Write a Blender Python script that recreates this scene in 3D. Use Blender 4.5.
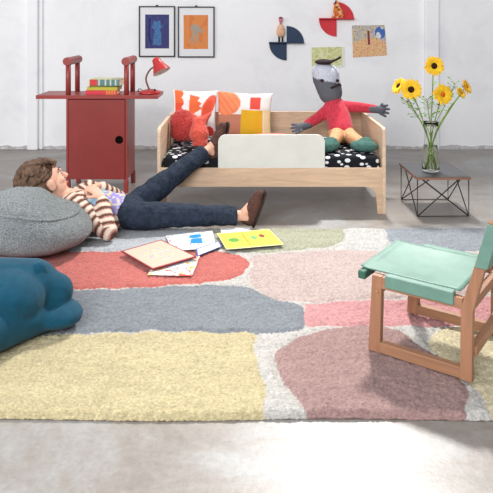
import bpy, bmesh, math, random
import numpy as np
from mathutils import Vector, Matrix, Euler, noise
random.seed(7)
S = bpy.context.scene
for o in list(bpy.data.objects): bpy.data.objects.remove(o)
COL = S.collection
V = Vector
PI = math.pi

# ------------------------------------------------------------------ camera, world, light, exposure
F = 640.0; CAMH = 1.37; PX0 = 246.5; PY0 = 23.0
cd = bpy.data.cameras.new('camera'); cam = bpy.data.objects.new('camera', cd); COL.objects.link(cam)
cam.location = (0, 0, CAMH); cam.rotation_euler = (PI/2, 0, 0)
cd.sensor_width = 36; cd.lens = 36*F/493; cd.shift_y = -(246.5-PY0)/493; cd.clip_start = .05
S.camera = cam
w = bpy.data.worlds.new('world'); S.world = w; w.use_nodes = True
w.node_tree.nodes['Background'].inputs[0].default_value = (.97, .98, 1.0, 1)
w.node_tree.nodes['Background'].inputs[1].default_value = .43
def area(name, loc, target, sx, sy, power, col=(1, 1, 1)):
    l = bpy.data.lights.new(name, 'AREA'); l.shape = 'RECTANGLE'; l.size = sx; l.size_y = sy; l.energy = power; l.color = col
    o = bpy.data.objects.new(name, l); COL.objects.link(o); o.location = loc
    o.rotation_euler = (V(target)-V(loc)).to_track_quat('-Z', 'Y').to_euler(); return o
area('skylight', (1.1, 6.3, 4.2), (.3, 2.5, 0), 0.45, .35, 88, (1, .985, .96)).data.spread = math.radians(80)
area('window_light', (-5.0, 2.2, 2.6), (0, 4.8, .6), 2.5, 2.0, 80, (1, .98, .96))
area('rear_window_light', (-1.6, -2.6, 3.6), (0, 6, 1.0), 4.5, 2.6, 420, (.95, .975, 1))
area('front_fill_light', (-2.6, -.3, 2.3), (.2, 1.7, 0), 1.6, 1.2, 22, (.80, .90, 1))  # unseen fill light added to brighten the near concrete
S.view_settings.view_transform = 'Standard'; S.view_settings.look = 'None'
S.view_settings.exposure = 0.0; S.view_settings.gamma = 1; S.view_settings.use_curve_mapping = False

# ------------------------------------------------------------------ colours and materials
def lin(c):
    return tuple((x/255/12.92 if x/255 <= .04045 else ((x/255+.055)/1.055)**2.4) for x in c)
def L4(c): return (*lin(c), 1)
def base_mat(name, rough=.6, spec=.4, sheen=0):
    m = bpy.data.materials.new(name); m.use_nodes = True
    nt = m.node_tree; b = nt.nodes['Principled BSDF']
    b.inputs['Roughness'].default_value = rough; b.inputs['Specular IOR Level'].default_value = spec
    if sheen: b.inputs['Sheen Weight'].default_value = sheen; b.inputs['Sheen Roughness'].default_value = .5
    return m, nt, b
def coords(nt, scale=(1, 1, 1), rot=(0, 0, 0)):
    tc = nt.nodes.new('ShaderNodeTexCoord'); mp = nt.nodes.new('ShaderNodeMapping')
    mp.inputs['Scale'].default_value = scale; mp.inputs['Rotation'].default_value = rot
    nt.links.new(tc.outputs['Object'], mp.inputs[0]); return mp.outputs[0]
def tex_noise(nt, vec, scale, detail=4, rough=.6, dist=0):
    n = nt.nodes.new('ShaderNodeTexNoise'); n.inputs['Scale'].default_value = scale; n.inputs['Detail'].default_value = detail
    n.inputs['Roughness'].default_value = rough; n.inputs['Distortion'].default_value = dist
    nt.links.new(vec, n.inputs['Vector']); return n.outputs[0]
def ramp(nt, fac, stops):
    r = nt.nodes.new('ShaderNodeValToRGB'); e = r.color_ramp.elements
    while len(e) < len(stops): e.new(.5)
    for k, (p, c) in zip(e, stops): k.position = p; k.color = L4(c)
    nt.links.new(fac, r.inputs[0]); return r.outputs[0]
def bump(nt, b, fac, strength=.3, dist=.01):
    n = nt.nodes.new('ShaderNodeBump'); n.inputs['Strength'].default_value = strength; n.inputs['Distance'].default_value = dist
    nt.links.new(fac, n.inputs['Height']); nt.links.new(n.outputs[0], b.inputs['Normal'])
def shade(c, k): return tuple(max(0, min(255, x*k)) for x in c)
def M(name, c, rough=.6, spec=.4, ns=20, var=.08, bs=0, bd=.004, bstr=.4, sheen=0, stretch=(1, 1, 1)):
    m, nt, b = base_mat(name, rough, spec, sheen)
    v = coords(nt, stretch)
    f = tex_noise(nt, v, ns)
    nt.links.new(ramp(nt, f, [(.3, shade(c, 1-var)), (.7, shade(c, 1+var))]), b.inputs['Base Color'])
    if bs: bump(nt, b, tex_noise(nt, v, bs, 3), bstr, bd)
    return m
def M_attr(name, rough=.8, spec=.25, bs=0, bd=.004, bstr=.4, var=.0, sheen=0, stretch=(1, 1, 1), vs=60):
    m, nt, b = base_mat(name, rough, spec, sheen)
    a = nt.nodes.new('ShaderNodeAttribute'); a.attribute_name = 'Col'
    v = coords(nt, stretch); src = a.outputs['Color']
    if var:
        mx = nt.nodes.new('ShaderNodeMix'); mx.data_type = 'RGBA'; mx.blend_type = 'MULTIPLY'; mx.inputs[0].default_value = 1
        nt.links.new(src, mx.inputs[6])
        k = int(255*(1-var))
        nt.links.new(ramp(nt, tex_noise(nt, v, vs, 3), [(.3, (k, k, k)), (.65, (255, 255, 255))]), mx.inputs[7])
        src = mx.outputs[2]
    nt.links.new(src, b.inputs['Base Color'])
    if bs: bump(nt, b, tex_noise(nt, v, bs, 3), bstr, bd)
    return m
def M_wood(name, c, axis='X', rough=.45, scale=1.0, var=.10):
    m, nt, b = base_mat(name, rough, .35)
    st = {'X': (1.2, 14, 14), 'Y': (14, 1.2, 14), 'Z': (14, 14, 1.2)}[axis]
    v = coords(nt, tuple(s*scale for s in st))
    f = tex_noise(nt, v, 2.5, 5, .6, 1.2)
    nt.links.new(ramp(nt, f, [(.3, shade(c, 1-var)), (.55, c), (.75, shade(c, 1+var*.6))]), b.inputs['Base Color'])
    bump(nt, b, f, .08, .002)
    return m

# wall: old white painted brick/plaster
def wall_mat():
    m, nt, b = base_mat('white_plaster', .85, .2)
    v = coords(nt)
    f = tex_noise(nt, v, 1.6, 8, .65, .4)
    nt.links.new(ramp(nt, f, [(.32, (234, 234, 237)), (.5, (244, 244, 246)), (.72, (248, 248, 249))]), b.inputs['Base Color'])
    bump(nt, b, tex_noise(nt, v, 14, 8, .7), .35, .012)
    return m
def floor_mat():
    m, nt, b = base_mat('polished_concrete', .38, .55)
    v = coords(nt)
    f = tex_noise(nt, v, 1.3, 10, .68, .8)
    c1 = ramp(nt, f, [(.3, (122, 114, 107)), (.46, (146, 138, 131)), (.6, (162, 161, 160)), (.75, (184, 188, 192))])
    g = tex_noise(nt, v, 40, 4, .7)
    mx = nt.nodes.new('ShaderNodeMix'); mx.data_type = 'RGBA'; mx.blend_type = 'MULTIPLY'; mx.inputs[0].default_value = .5
    nt.links.new(c1, mx.inputs[6]); nt.links.new(ramp(nt, g, [(.3, (215, 213, 212)), (.6, (255, 255, 255))]), mx.inputs[7])
    nt.links.new(mx.outputs[2], b.inputs['Base Color'])
    rr = nt.nodes.new('ShaderNodeMapRange'); rr.inputs[3].default_value = .28; rr.inputs[4].default_value = .55
    nt.links.new(f, rr.inputs[0]); nt.links.new(rr.outputs[0], b.inputs['Roughness'])
    bump(nt, b, g, .15, .006)
    return m
def spots_mat():
    m, nt, b = base_mat('black_spotted_cotton', .85, .2)
    v = coords(nt, (17, 24, 24), (.3, .2, .5))
    vo = nt.nodes.new('ShaderNodeTexVoronoi'); vo.inputs['Scale'].default_value = 1; vo.inputs['Randomness'].default_value = .75
    nt.links.new(v, vo.inputs['Vector'])
    nt.links.new(ramp(nt, vo.outputs['Distance'], [(.0, (226, 228, 232)), (.33, (222, 224, 230)), (.37, (24, 25, 30)), (1, (24, 25, 30))]), b.inputs['Base Color'])
    return m
def glass_mat(name, col, rough=0, ior=1.45):
    m = bpy.data.materials.new(name); m.use_nodes = True; nt = m.node_tree
    b = nt.nodes['Principled BSDF']; b.inputs['Base Color'].default_value = (*col, 1)
    b.inputs['Transmission Weight'].default_value = 1; b.inputs['Roughness'].default_value = rough; b.inputs['IOR'].default_value = ior
    return m

# ------------------------------------------------------------------ mesh helpers
def G(px, py, z=0.0):
    """point on the horizontal plane z seen at that place of the photograph"""
    y = F*(CAMH-z)/(py-PY0); return V(((px-PX0)*y/F, y, z))
def world_matrix(o):
    m = Matrix.LocRotScale(o.location, o.rotation_euler, None)
    return world_matrix(o.parent) @ m if o.parent else m
def obj(name, bm, mat, parent=None, world=True, smooth=True):
    if parent is not None and world:
        bm.transform(world_matrix(parent).inverted())
    me = bpy.data.meshes.new(name); bm.normal_update(); bm.to_mesh(me); bm.free()
    for mm in (mat if isinstance(mat, (list, tuple)) else [mat]): me.materials.append(mm)
    if smooth: me.polygons.foreach_set('use_smooth', [True]*len(me.polygons))
    o = bpy.data.objects.new(name, me); COL.objects.link(o)
    if parent is not None: o.parent = parent
    return o
def tag(o, label, cat, group=None, kind=None):
    o['label'] = label; o['category'] = cat
    if group: o['group'] = group
    if kind: o['kind'] = kind
    return o
def thing(name, label, cat, loc=(0, 0, 0), rz=0, group=None):
    o = bpy.data.objects.new(name, None); COL.objects.link(o); o.empty_display_size = .1
    o.location = loc; o.rotation_euler = (0, 0, rz); return tag(o, label, cat, group)
def struct(name, bm, mat, smooth=False):
    o = obj(name, bm, mat, smooth=smooth); o['kind'] = 'structure'; o['label'] = name.replace('_', ' '); return o
def BM(): return bmesh.new()
def box(bm, lo, hi, bev=0, mat=None, seg=2):
    lo = V(lo); hi = V(hi); c = (lo+hi)/2; s = hi-lo
    r = bmesh.ops.create_cube(bm, size=1, matrix=Matrix.Translation(c) @ Matrix.Diagonal((*s, 1)))
    vs = r['verts']
    if bev:
        es = list({e for v in vs for e in v.link_edges})
        rb = bmesh.ops.bevel(bm, geom=es, offset=bev, segments=seg, affect='EDGES', profile=.5)
        vs = list({v for f in rb['faces'] for v in f.verts} | {v for v in vs if v.is_valid})
    if mat is not None: bmesh.ops.transform(bm, matrix=mat, verts=vs)
    return vs
def prism(bm, pts, axis, a, b, bev=0):
    """polygon pts (2-D) extruded along axis from a to b"""
    def P(u, v, t): return {'X': (t, u, v), 'Y': (u, t, v), 'Z': (u, v, t)}[axis]
    v0 = [bm.verts.new(P(u, v, a)) for u, v in pts]; v1 = [bm.verts.new(P(u, v, b)) for u, v in pts]
    n = len(pts); fs = [bm.faces.new(v0), bm.faces.new(v1[::-1])]
    for i in range(n): fs.append(bm.faces.new((v0[i], v1[i], v1[(i+1) % n], v0[(i+1) % n])))
    bmesh.ops.recalc_face_normals(bm, faces=fs)
    if bev:
        es = list({e for f in fs[:2] for e in f.edges})
        bmesh.ops.bevel(bm, geom=es, offset=bev, segments=2, affect='EDGES', profile=.5)
    return v0+v1
def frames(pts):
    out = []; up = None
    for i in range(len(pts)):
        t = (pts[min(i+1, len(pts)-1)]-pts[max(i-1, 0)]).normalized()
        if up is None:
            up = V((0, 0, 1)) if abs(t.z) < .9 else V((1, 0, 0))
        a = t.cross(up).normalized(); up = a.cross(t).normalized(); out.append((a, up))
    return out
def tube(bm, pts, r, seg=10, cap=True):
    pts = [V(p) for p in pts]; rs = r if isinstance(r, (list, tuple)) else [r]*len(pts)
    rings = []
    for p, (a, b), rr in zip(pts, frames(pts), rs):
        rings.append([bm.verts.new(p+a*rr*math.cos(2*PI*k/seg)+b*rr*math.sin(2*PI*k/seg)) for k in range(seg)])
    for q in range(len(rings)-1):
        for k in range(seg):
            bm.faces.new((rings[q][k], rings[q][(k+1) % seg], rings[q+1][(k+1) % seg], rings[q+1][k]))
    if cap: bm.faces.new(rings[0][::-1]); bm.faces.new(rings[-1])
def curve(pts, n=8):
    """Catmull-Rom through pts"""
    P = [V(p) for p in pts]; P = [2*P[0]-P[1]]+P+[2*P[-1]-P[-2]]; out = []
    for i in range(1, len(P)-2):
        for k in range(n):
            t = k/n; a, b, c, d = P[i-1:i+3]
            out.append(.5*((2*b)+(c-a)*t+(2*a-5*b+4*c-d)*t*t+(3*b-a-3*c+d)*t**3))
    out.append(P[-2]); return out
def lathe(bm, prof, seg=32, mat=None):
    """prof: (r, z) list; ends with r=0 are closed"""
    rings = []; new = []
    for r, z in prof:
        if r < 1e-6: ring = [bm.verts.new((0, 0, z))]
        else: ring = [bm.verts.new((r*math.cos(2*PI*k/seg), r*math.sin(2*PI*k/seg), z)) for k in range(seg)]
        rings.append(ring); new += ring
    for a, b in zip(rings, rings[1:]):
        for k in range(seg):
            q = (k+1) % seg
            if len(a) == 1 and len(b) == 1: continue
            if len(a) == 1: bm.faces.new((a[0], b[q], b[k]))
            elif len(b) == 1: bm.faces.new((a[k], a[q], b[0]))
            else: bm.faces.new((a[k], a[q], b[q], b[k]))
    if mat is not None: bmesh.ops.transform(bm, matrix=mat, verts=new)
    return new
def ellipsoid(bm, c, r, rot=None, seg=20):
    m = Matrix.Translation(V(c)) @ (rot.to_4x4() if rot is not None else Matrix.Identity(4)) @ Matrix.Diagonal((*(r if hasattr(r, '__len__') else (r, r, r)), 1))
    return bmesh.ops.create_uvsphere(bm, u_segments=seg, v_segments=max(6, seg*2//3), radius=1, matrix=m)['verts']
def capsule(bm, p0, r0, p1, r1, seg=16, n=5):
    p0 = V(p0); p1 = V(p1); d = p1-p0; l = d.length
    q = V((0, 0, 1)).rotation_difference(d).to_matrix().to_4x4() if l > 1e-6 else Matrix.Identity(4)
    prof = [(r0*math.sin(PI/2*k/n), -r0*math.cos(PI/2*k/n)) for k in range(n+1)] + [(r1*math.cos(PI/2*k/n), l+r1*math.sin(PI/2*k/n)) for k in range(n+1)]
    prof[0] = (0, -r0); prof[-1] = (0, l+r1)
    lathe(bm, prof, seg, Matrix.Translation(p0) @ q)
def chain(bm, pts, rs, seg=16):
    for a, b, ra, rb in zip(pts, pts[1:], rs, rs[1:]): capsule(bm, a, ra, b, rb, seg)
def paint(me, fn):
    at = me.attributes.new('Col', 'FLOAT_COLOR', 'POINT')
    buf = []
    for v in me.vertices:
        c = lin(fn(v.co)); buf += [*c, 1]
    at.data.foreach_set('color', buf)
def blob(name, bm, mat, parent=None, voxel=.008, smooth=4, fn=None, world=True, ripple=0, rs=30):
    """fuse the overlapping shapes of bm to one continuous skin"""
    inv = world_matrix(parent).inverted() if (parent is not None and world) else Matrix.Identity(4)
    me = bpy.data.meshes.new('tmp'); bm.to_mesh(me); bm.free()
    t = bpy.data.objects.new('tmp', me); COL.objects.link(t)
    md = t.modifiers.new('r', 'REMESH'); md.mode = 'VOXEL'; md.voxel_size = voxel; md.adaptivity = 0
    if smooth:
        ms = t.modifiers.new('s', 'SMOOTH'); ms.factor = .5; ms.iterations = smooth
    dg = bpy.context.evaluated_depsgraph_get(); dg.update()
    ev = t.evaluated_get(dg); m2 = bpy.data.meshes.new_from_object(ev)
    bpy.data.objects.remove(t)
    if ripple:
        nb = BM(); nb.from_mesh(m2); nb.normal_update()
        for v in nb.verts: v.co += v.normal*ripple*noise.noise(v.co*rs)
        nb.to_mesh(m2); nb.free()
    if fn: paint(m2, fn)
    m2.transform(inv); m2.name = name
    m2.materials.clear(); m2.materials.append(mat)
    m2.polygons.foreach_set('use_smooth', [True]*len(m2.polygons))
    o = bpy.data.objects.new(name, m2); COL.objects.link(o)
    if parent is not None: o.parent = parent
    return o
def sheet(name, corners, thick, fn, mat, parent=None, n=40, side=None, lift=None):
    """flat painted sheet over four world corners (u along 0-1, v along 0-3); fn(u, v) -> sRGB"""
    c = [V(p) for p in corners]; bm = BM()
    nrm = (c[1]-c[0]).cross(c[3]-c[0]).normalized()
    grid = []; cols = []
    for j in range(n+1):
        row = []
        for i in range(n+1):
            u, v = i/n, j/n
            p = c[0]*(1-u)*(1-v)+c[1]*u*(1-v)+c[2]*u*v+c[3]*(1-u)*v
            if lift: p = p+nrm*lift(u, v)
            row.append(bm.verts.new(p+nrm*thick)); cols.append(fn(u, v))
        grid.append(row)
    for j in range(n):
        for i in range(n): bm.faces.new((grid[j][i], grid[j][i+1], grid[j+1][i+1], grid[j+1][i]))
    rim = [(0, i) for i in range(n)]+[(j, n) for j in range(n)]+[(n, i) for i in range(n, 0, -1)]+[(j, 0) for j in range(n, 0, -1)]
    low = []
    for j, i in rim:
        low.append(bm.verts.new(grid[j][i].co-nrm*thick)); cols.append(side if side else cols[j*(n+1)+i])
    for k in range(len(rim)):
        a, b = rim[k], rim[(k+1) % len(rim)]
        bm.faces.new((grid[a[0]][a[1]], low[k], low[(k+1) % len(rim)], grid[b[0]][b[1]]))
    bm.faces.new(low[::-1])
    o = obj(name, bm, mat, parent, smooth=False)
    at = o.data.attributes.new('Col', 'FLOAT_COLOR', 'POINT'); buf = []
    for cc in cols: buf += [*lin(cc), 1]
    at.data.foreach_set('color', buf)
    return o
def inell(u, v, cu, cv, ru, rv, a=0):
    x, y = u-cu, v-cv; x, y = x*math.cos(a)+y*math.sin(a), -x*math.sin(a)+y*math.cos(a)
    return (x/ru)**2+(y/rv)**2 < 1
def inpoly(x, y, P):
    r = False; j = len(P)-1
    for i in range(len(P)):
        if (P[i][1] > y) != (P[j][1] > y) and x < (P[j][0]-P[i][0])*(y-P[i][1])/(P[j][1]-P[i][1])+P[i][0]: r = not r
        j = i
    return r
def dup(root, loc=None, rz=None):
    r = root.copy(); COL.objects.link(r)
    if loc is not None: r.location = loc
    if rz is not None: r.rotation_euler = (0, 0, rz)
    for ch in list(root.children):
        c = ch.copy(); COL.objects.link(c); c.parent = r
        for g in list(ch.children):
            d = g.copy(); COL.objects.link(d); d.parent = c
    return r

# ------------------------------------------------------------------ the room
WY = 6.96
bm = BM(); box(bm, (-5, -1.2, -.1), (5, WY+.2, 0)); struct('floor', bm, floor_mat())
PLASTER = wall_mat()
bm = BM(); box(bm, (-5, WY, 0), (5, WY+.2, 4.6)); struct('wall_back', bm, PLASTER)
bm = BM(); box(bm, (-2.365, WY-.07, 0), (-2.25, WY, 4.6), .012); box(bm, (-2.25, WY-.03, 0), (-2.21, WY, 4.6), .008)
struct('trim_1', bm, PLASTER)
bm = BM(); box(bm, (1.93, WY-.06, 0), (2.08, WY, 4.6), .012); struct('trim_2', bm, PLASTER)
# rough plaster foot of the wall
def skirting(x0, x1, name):
    b = BM(); n = 160; pts = [(x0, 0)]
    for i in range(n+1):
        x = x0+(x1-x0)*i/n; pts.append((x,   .034+.016*noise.noise(V((x*5, .3, 0)))+.012*noise.noise(V((x*19, 1.3, 0)))))
    pts.append((x1, 0)); prism(b, pts, 'Y', WY-.018, WY); struct(name, b, M('chipped_plaster_'+name[-1], (196, 192, 192), .9, .1, 18, .14, 40))
skirting(-5, -2.37, 'baseboard_left'); skirting(-2.2, 1.925, 'baseboard_back'); skirting(2.085, 5, 'baseboard_right')

# ------------------------------------------------------------------ the rug
def chaikin(P, k=2):
    for _ in range(k):
        Q = []
        for i in range(len(P)):
            a, b = P[i], P[(i+1) % len(P)]
            Q += [(a[0]*.75+b[0]*.25, a[1]*.75+b[1]*.25), (a[0]*.25+b[0]*.75, a[1]*.25+b[1]*.75)]
        P = Q
    return P
def round_corners(P, d):
    Q = []; n = len(P)
    for i in range(n):
        a, p, c = V(P[i-1]), V(P[i]), V(P[(i+1) % n])
        u = (a-p); w_ = (c-p); e1 = p+u.normalized()*min(d, u.length*.45); e2 = p+w_.normalized()*min(d, w_.length*.45)
        for t in (0, .25, .5, .75, 1): Q.append(tuple(e1*(1-t)**2+p*2*t*(1-t)+e2*t*t))
    return Q
RZ = .026
fields = [          # colour, outline on the floor (traced points), corner rounding
    ((228, 211, 165), 1, [(-260, 333), (140, 332), (255, 331), (257, 345), (260, 370), (264, 445), (-260, 445)]),
    ((186, 150, 145), 3, [(279, 345), (298, 334), (330, 328), (370, 325), (400, 328), (424, 346), (452, 362), (464, 385), (462, 445), (345, 445), (310, 421), (286, 390), (277, 362)]),
    ((232, 218, 180), 2, [(425, 332), (450, 324), (640, 316), (640, 445), (512, 445), (480, 400), (462, 372), (434, 350)]),
    ((230, 166, 166), 1, [(302, 303), (400, 299), (640, 291), (640, 318), (480, 323), (400, 326), (302, 326)]),
    ((218, 196, 189), 2, [(246, 257), (262, 253), (330, 250), (400, 251), (640, 256), (640, 289), (465, 292), (400, 298), (306, 302), (272, 297), (250, 285), (246, 276), (252, 264)]),
    ((194, 194, 168), 1, [(205, 228), (345, 226), (347, 241), (330, 247), (262, 252), (250, 251), (205, 248)]),
    ((224, 221, 217), 1, [(346, 222), (379, 222), (391, 250), (335, 250), (347, 242)]),
    ((168, 174, 181), 1, [(380, 222), (640, 222), (640, 251), (470, 251), (391, 249)]),
    ((150, 155, 162), 2, [(-260, 290), (80, 288), (150, 288), (200, 285), (240, 284), (262, 292), (296, 301), (303, 312), (302, 324), (292, 331), (250, 331), (150, 331), (-260, 332)]),
    ((222, 122, 112), 2, [(-260, 251), (60, 251), (112, 250), (160, 250), (235, 252), (248, 260), (246, 271), (232, 279), (195, 284), (150, 287), (70, 287), (-260, 289)]),
    ((205, 208, 213), 1, [(-260, 222), (203, 222), (203, 249), (60, 250), (-260, 250)]),
]
def pip(X, Y, P):
    r = np.zeros(X.shape, bool); j = len(P)-1
    for i in range(len(P)):
        xi, yi = P[i]; xj, yj = P[j]
        if yi != yj:
            c = ((yi > Y) != (yj > Y)) & (X < (xj-xi)*(Y-yi)/(yj-yi)+xi); r ^= c
        j = i
    return r
def make_rug():
    x0, x1, y0, y1 = -2.25, 1.95, 2.205, 4.2; st = .0068
    nx = int((x1-x0)/st); ny = int((y1-y0)/st)
    xs = np.linspace(x0, x1, nx); ys = np.linspace(y0, y1, ny); X, Y = np.meshgrid(xs, ys)
    wx = .014*np.sin(X*9+3*np.sin(Y*5))+.006*np.sin(Y*31+X*17); wy = .012*np.sin(X*7+1)+.006*np.sin(X*33+Y*11)
    lab = np.full(X.shape, -1)
    for i, (c, kk, P) in enumerate(fields):
        Q = [tuple(G(px, py, RZ)[:2]) for px, py in P]; Q = chaikin(Q, 3) if kk == 3 else round_corners(Q, .03 if kk == 1 else .16)
        lab[pip(X+wx, Y+wy, Q) & (lab < 0)] = i
    cols = np.array([lin((222, 217, 210))]+[lin(c) for c, _, _ in fields])*.82
    C = cols[lab+1]
    edge = np.zeros(X.shape)
    for d in (1, 2, 3):
        for dy, dx in ((d, 0), (-d, 0), (0, d), (0, -d)):
            edge = np.maximum(edge, (np.roll(np.roll(lab, dy, 0), dx, 1) != lab)*(1.15-d*.3))
    rng = np.random.default_rng(3)
    def smooth_noise(a, b):
        g = rng.random((ny//a+3, nx//b+3)); yy = np.arange(ny)/a; xx = np.arange(nx)/b
        yi = yy.astype(int); xi = xx.astype(int); fy = (yy-yi)[:, None]; fx = (xx-xi)[None]
        return (g[yi][:, xi]*(1-fy)*(1-fx)+g[yi+1][:, xi]*fy*(1-fx)+g[yi][:, xi+1]*(1-fy)*fx+g[yi+1][:, xi+1]*fy*fx)
    rows = smooth_noise(2, 6)                                # tufted rows running along the rug
    Z = RZ+.006*(rows-.5)+.009*(rng.random(X.shape)-.5)+.004*smooth_noise(24, 24)-.009*np.clip(edge, 0, 1)
    soft = (((X+.56)/.72)**2+((Y-4.13)/.30)**2 < 1) | ((X+1.255)**2+(Y-3.80)**2 < .32**2); Z = np.minimum(Z, .0345); Z[soft] = np.minimum(Z[soft], .027)   # pressed under the boy and pouf
    # a fold line in the straw-coloured field and a few yarns of another shade
    C = C*(1+.14*(rows-.5)[..., None])*(1+.22*(rng.random(X.shape)-.5)[..., None])*(1+.12*(smooth_noise(6, 40)-.5)[..., None])
    fold = (np.abs(X-(-.515+.012*np.sin(Y*14))) < .008) & (Y < 2.78); Z[fold] -= .006
    E = np.minimum(np.minimum(X-x0, x1-X), np.minimum(Y-y0, y1-Y)); Z -= .016*np.clip(1-E/.014, 0, 1)**2
    YY = Y+.006*np.sin(X*5)*np.clip(1-(Y-y0)/.4, 0, 1)
    vs = np.stack([X, YY, Z], -1).reshape(-1, 3)
    idx = np.arange(nx*ny).reshape(ny, nx)
    fs = np.stack([idx[:-1, :-1], idx[:-1, 1:], idx[1:, 1:], idx[1:, :-1]], -1).reshape(-1, 4).tolist()
    ring = list(idx[0, :])+list(idx[1:, -1])+list(idx[-1, -2::-1])+list(idx[-2:0:-1, 0])
    n0 = nx*ny; low = vs[ring].copy(); low[:, 2] = .001
    vs = np.vstack([vs, low]); R = len(ring)
    for k in range(R): fs.append([ring[k], n0+k, n0+(k+1) % R, ring[(k+1) % R]])
    fs.append([n0+k for k in range(R)][::-1])
    me = bpy.data.meshes.new('rug'); me.from_pydata(vs.tolist(), [], fs); me.update()
    Cf = np.vstack([C.reshape(-1, 3), np.tile(lin((120, 100, 88)), (R, 1))]); Cf = np.clip(np.hstack([Cf, np.ones((len(Cf), 1))]), 0, 1)
    at = me.attributes.new('Col', 'FLOAT_COLOR', 'POINT'); at.data.foreach_set('color', Cf.ravel().tolist())
    me.materials.append(M_attr('tufted_wool', .95, .08, 220, .006, .9, .2, .15, (.6, 1.3, 1), 130))
    me.polygons.foreach_set('use_smooth', [True]*len(me.polygons))
    o = bpy.data.objects.new('rug', me); COL.objects.link(o)
    tag(o, 'large tufted wool rug with rounded fields of red, grey blue, pink, mauve and straw', 'rug')
make_rug()
RT = .036                                                     # where things stand on the pile

# ------------------------------------------------------------------ bed
BIRCH = M_wood('birch_plywood', (214, 182, 152), 'X', .5); BIRCHY = M_wood('birch_plywood_end', (220, 192, 164), 'Y', .5)
WHITEP = M('white_lacquer', (216, 216, 208), .4, .4, 8, .02)
X0, X1, YF, YB, ZT = -.64, 1.0, 4.59, 5.46, .617
bed = thing('toddler_bed', 'pale birch plywood child bed with low rail and high ends by the wall', 'bed', ((X0+X1)/2, (YF+YB)/2, 0))
def legcurve(xa, xb, za, zb, s):
    # quarter curve from rail underside into the leg
    return [(xa+(xb-xa)*math.sin(PI/2*k/8), za-(za-zb)*(1-math.cos(PI/2*k/8))) for k in range(9)]
tk = .024
bm = BM()
P = [(X0+tk, 0), (X0+tk+.035, 0)]
c = [(X0+.15-(.15-tk-.045)*math.sin(PI/2*k/8), .194-.075*(1-math.cos(PI/2*k/8))) for k in range(9)][::-1]
P += c
P += [(X1+X0-x, z) for x, z in c[::-1]] + [(X1-tk-.035, 0), (X1-tk, 0), (X1-tk, .33), (X0+tk, .33)]
prism(bm, P, 'Y', YF, YF+tk, .003); obj('front_board', bm, BIRCH, bed, smooth=False)
for s, xa in ((0, X0), (1, X1-tk)):
    bm = BM()
    pts = [(YF, 0), (YF+.05, 0)]+[(YF+.15-.095*math.sin(PI/2*k/8), .194-.075*(1-math.cos(PI/2*k/8))) for k in range(9)][::-1]
    pts += [(YF+YB-y, z) for y, z in pts[::-1]]
    pts += [(YB, ZT-.02), (YB-.02, ZT), (YF+.03, ZT), (YF+.01, ZT-.01), (YF, ZT-.03)]
    prism(bm, pts, 'X', xa, xa+tk, .003); obj('end_panel', bm, BIRCHY, bed, smooth=False)
bm = BM(); box(bm, (X0+tk, YB-tk, .2), (X1-tk, YB, ZT), .003); obj('back_panel', bm, BIRCH, bed, smooth=False)
bm = BM(); box(bm, (X0+tk, YF+tk, .215), (X1-tk, YB-tk, .245)); obj('slat_base', bm, BIRCH, bed, smooth=False)
def rrect(x0, z0, x1, z1, r, n=8, bl=True):
    out = []
    for cx, cz, a0 in ((x1-r, z1-r, 0), (x0+r, z1-r, PI/2)):
        out += [(cx+r*math.cos(a0+PI/2*k/n), cz+r*math.sin(a0+PI/2*k/n)) for k in range(n+1)]
    return out+[(x0, z0), (x1, z0)]
bm = BM(); prism(bm, rrect(-.204, .327, .563, .568, .055), 'Y', YF+.003, YF+.021, .002)
o = obj('guard_rail', bm, WHITEP, bed, smooth=False); o['label'] = 'white rounded guard rail on the front of the bed'
bm = BM(); box(bm, (X0+tk+.008, YF+tk+.004, .247), (X1-tk-.008, YB-tk-.01, .412), .045, seg=5)
tag(obj('mattress', bm, spots_mat()), 'black mattress with white oval spots lying in the birch bed', 'mattress')
MT = .413

# ------------------------------------------------------------------ cushions on the bed
COTTON = M_attr('printed_cotton', .9, .15, 180, .001, .3)
def cushion(name, w, h, t, loc, rot, fn, n=56):
    bm = BM(); cols = []; Rm = Matrix.Translation(V(loc)) @ Euler(rot).to_matrix().to_4x4()
    def pt(u, v, s):
        x = w/2*u*(1-.07*(1-abs(v)**2)); z = h/2*v*(1-.07*(1-abs(u)**2))
        d = t/2*(max(0, (1-u*u))*max(0, (1-v*v)))**.42
        d *= 1+.10*noise.noise(V((u*2.5, v*2.5, s*3+w*9)))
        return V((x, -s*d-.0004*s, z))
    G2 = {}
    for s in (1, -1):
        for j in range(n+1):
            for i in range(n+1):
                rim = i in (0, n) or j in (0, n)
                if s == -1 and rim: G2[s, i, j] = G2[1, i, j]; continue
                u, v = -1+2*i/n, -1+2*j/n
                G2[s, i, j] = bm.verts.new(Rm @ pt(u, v, s)); cols.append(fn((u+1)/2, (v+1)/2))
        for j in range(n):
            for i in range(n):
                q = [G2[s, i, j], G2[s, i+1, j], G2[s, i+1, j+1], G2[s, i, j+1]]
                bm.faces.new(q if s == 1 else q[::-1])
    o = obj(name, bm, COTTON)
    at = o.data.attributes.new('Col', 'FLOAT_COLOR', 'POINT'); buf = []
    for c_ in cols: buf += [*lin(c_), 1]
    at.data.foreach_set('color', buf); return o
def fruit(u, v):
    wht = (236, 230, 226); red = (222, 88, 62); org = (232, 110, 66)
    if u < .24 and u > .04 and v > .05:
        if u < .19+.05*abs(math.sin(v*15)): return (226, 84, 62) if v < .72 else org
        return wht
    if inpoly(u, v, [(.36, .42), (.38, .92), (.62, .86), (.56, .78), (.66, .72), (.6, .66), (.68, .62)]): return org
    if inell(u, v, .82, .66, .13, .27, -.5): return red if inell(u, v, .80, .62, .09, .2, -.5) else (232, 104, 82)
    if inell(u, v, .6, .3, .22, .14, .3): return (196, 120, 84)
    if inell(u, v, .85, .14, .1, .1): return (210, 70, 60)
    return wht
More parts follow.
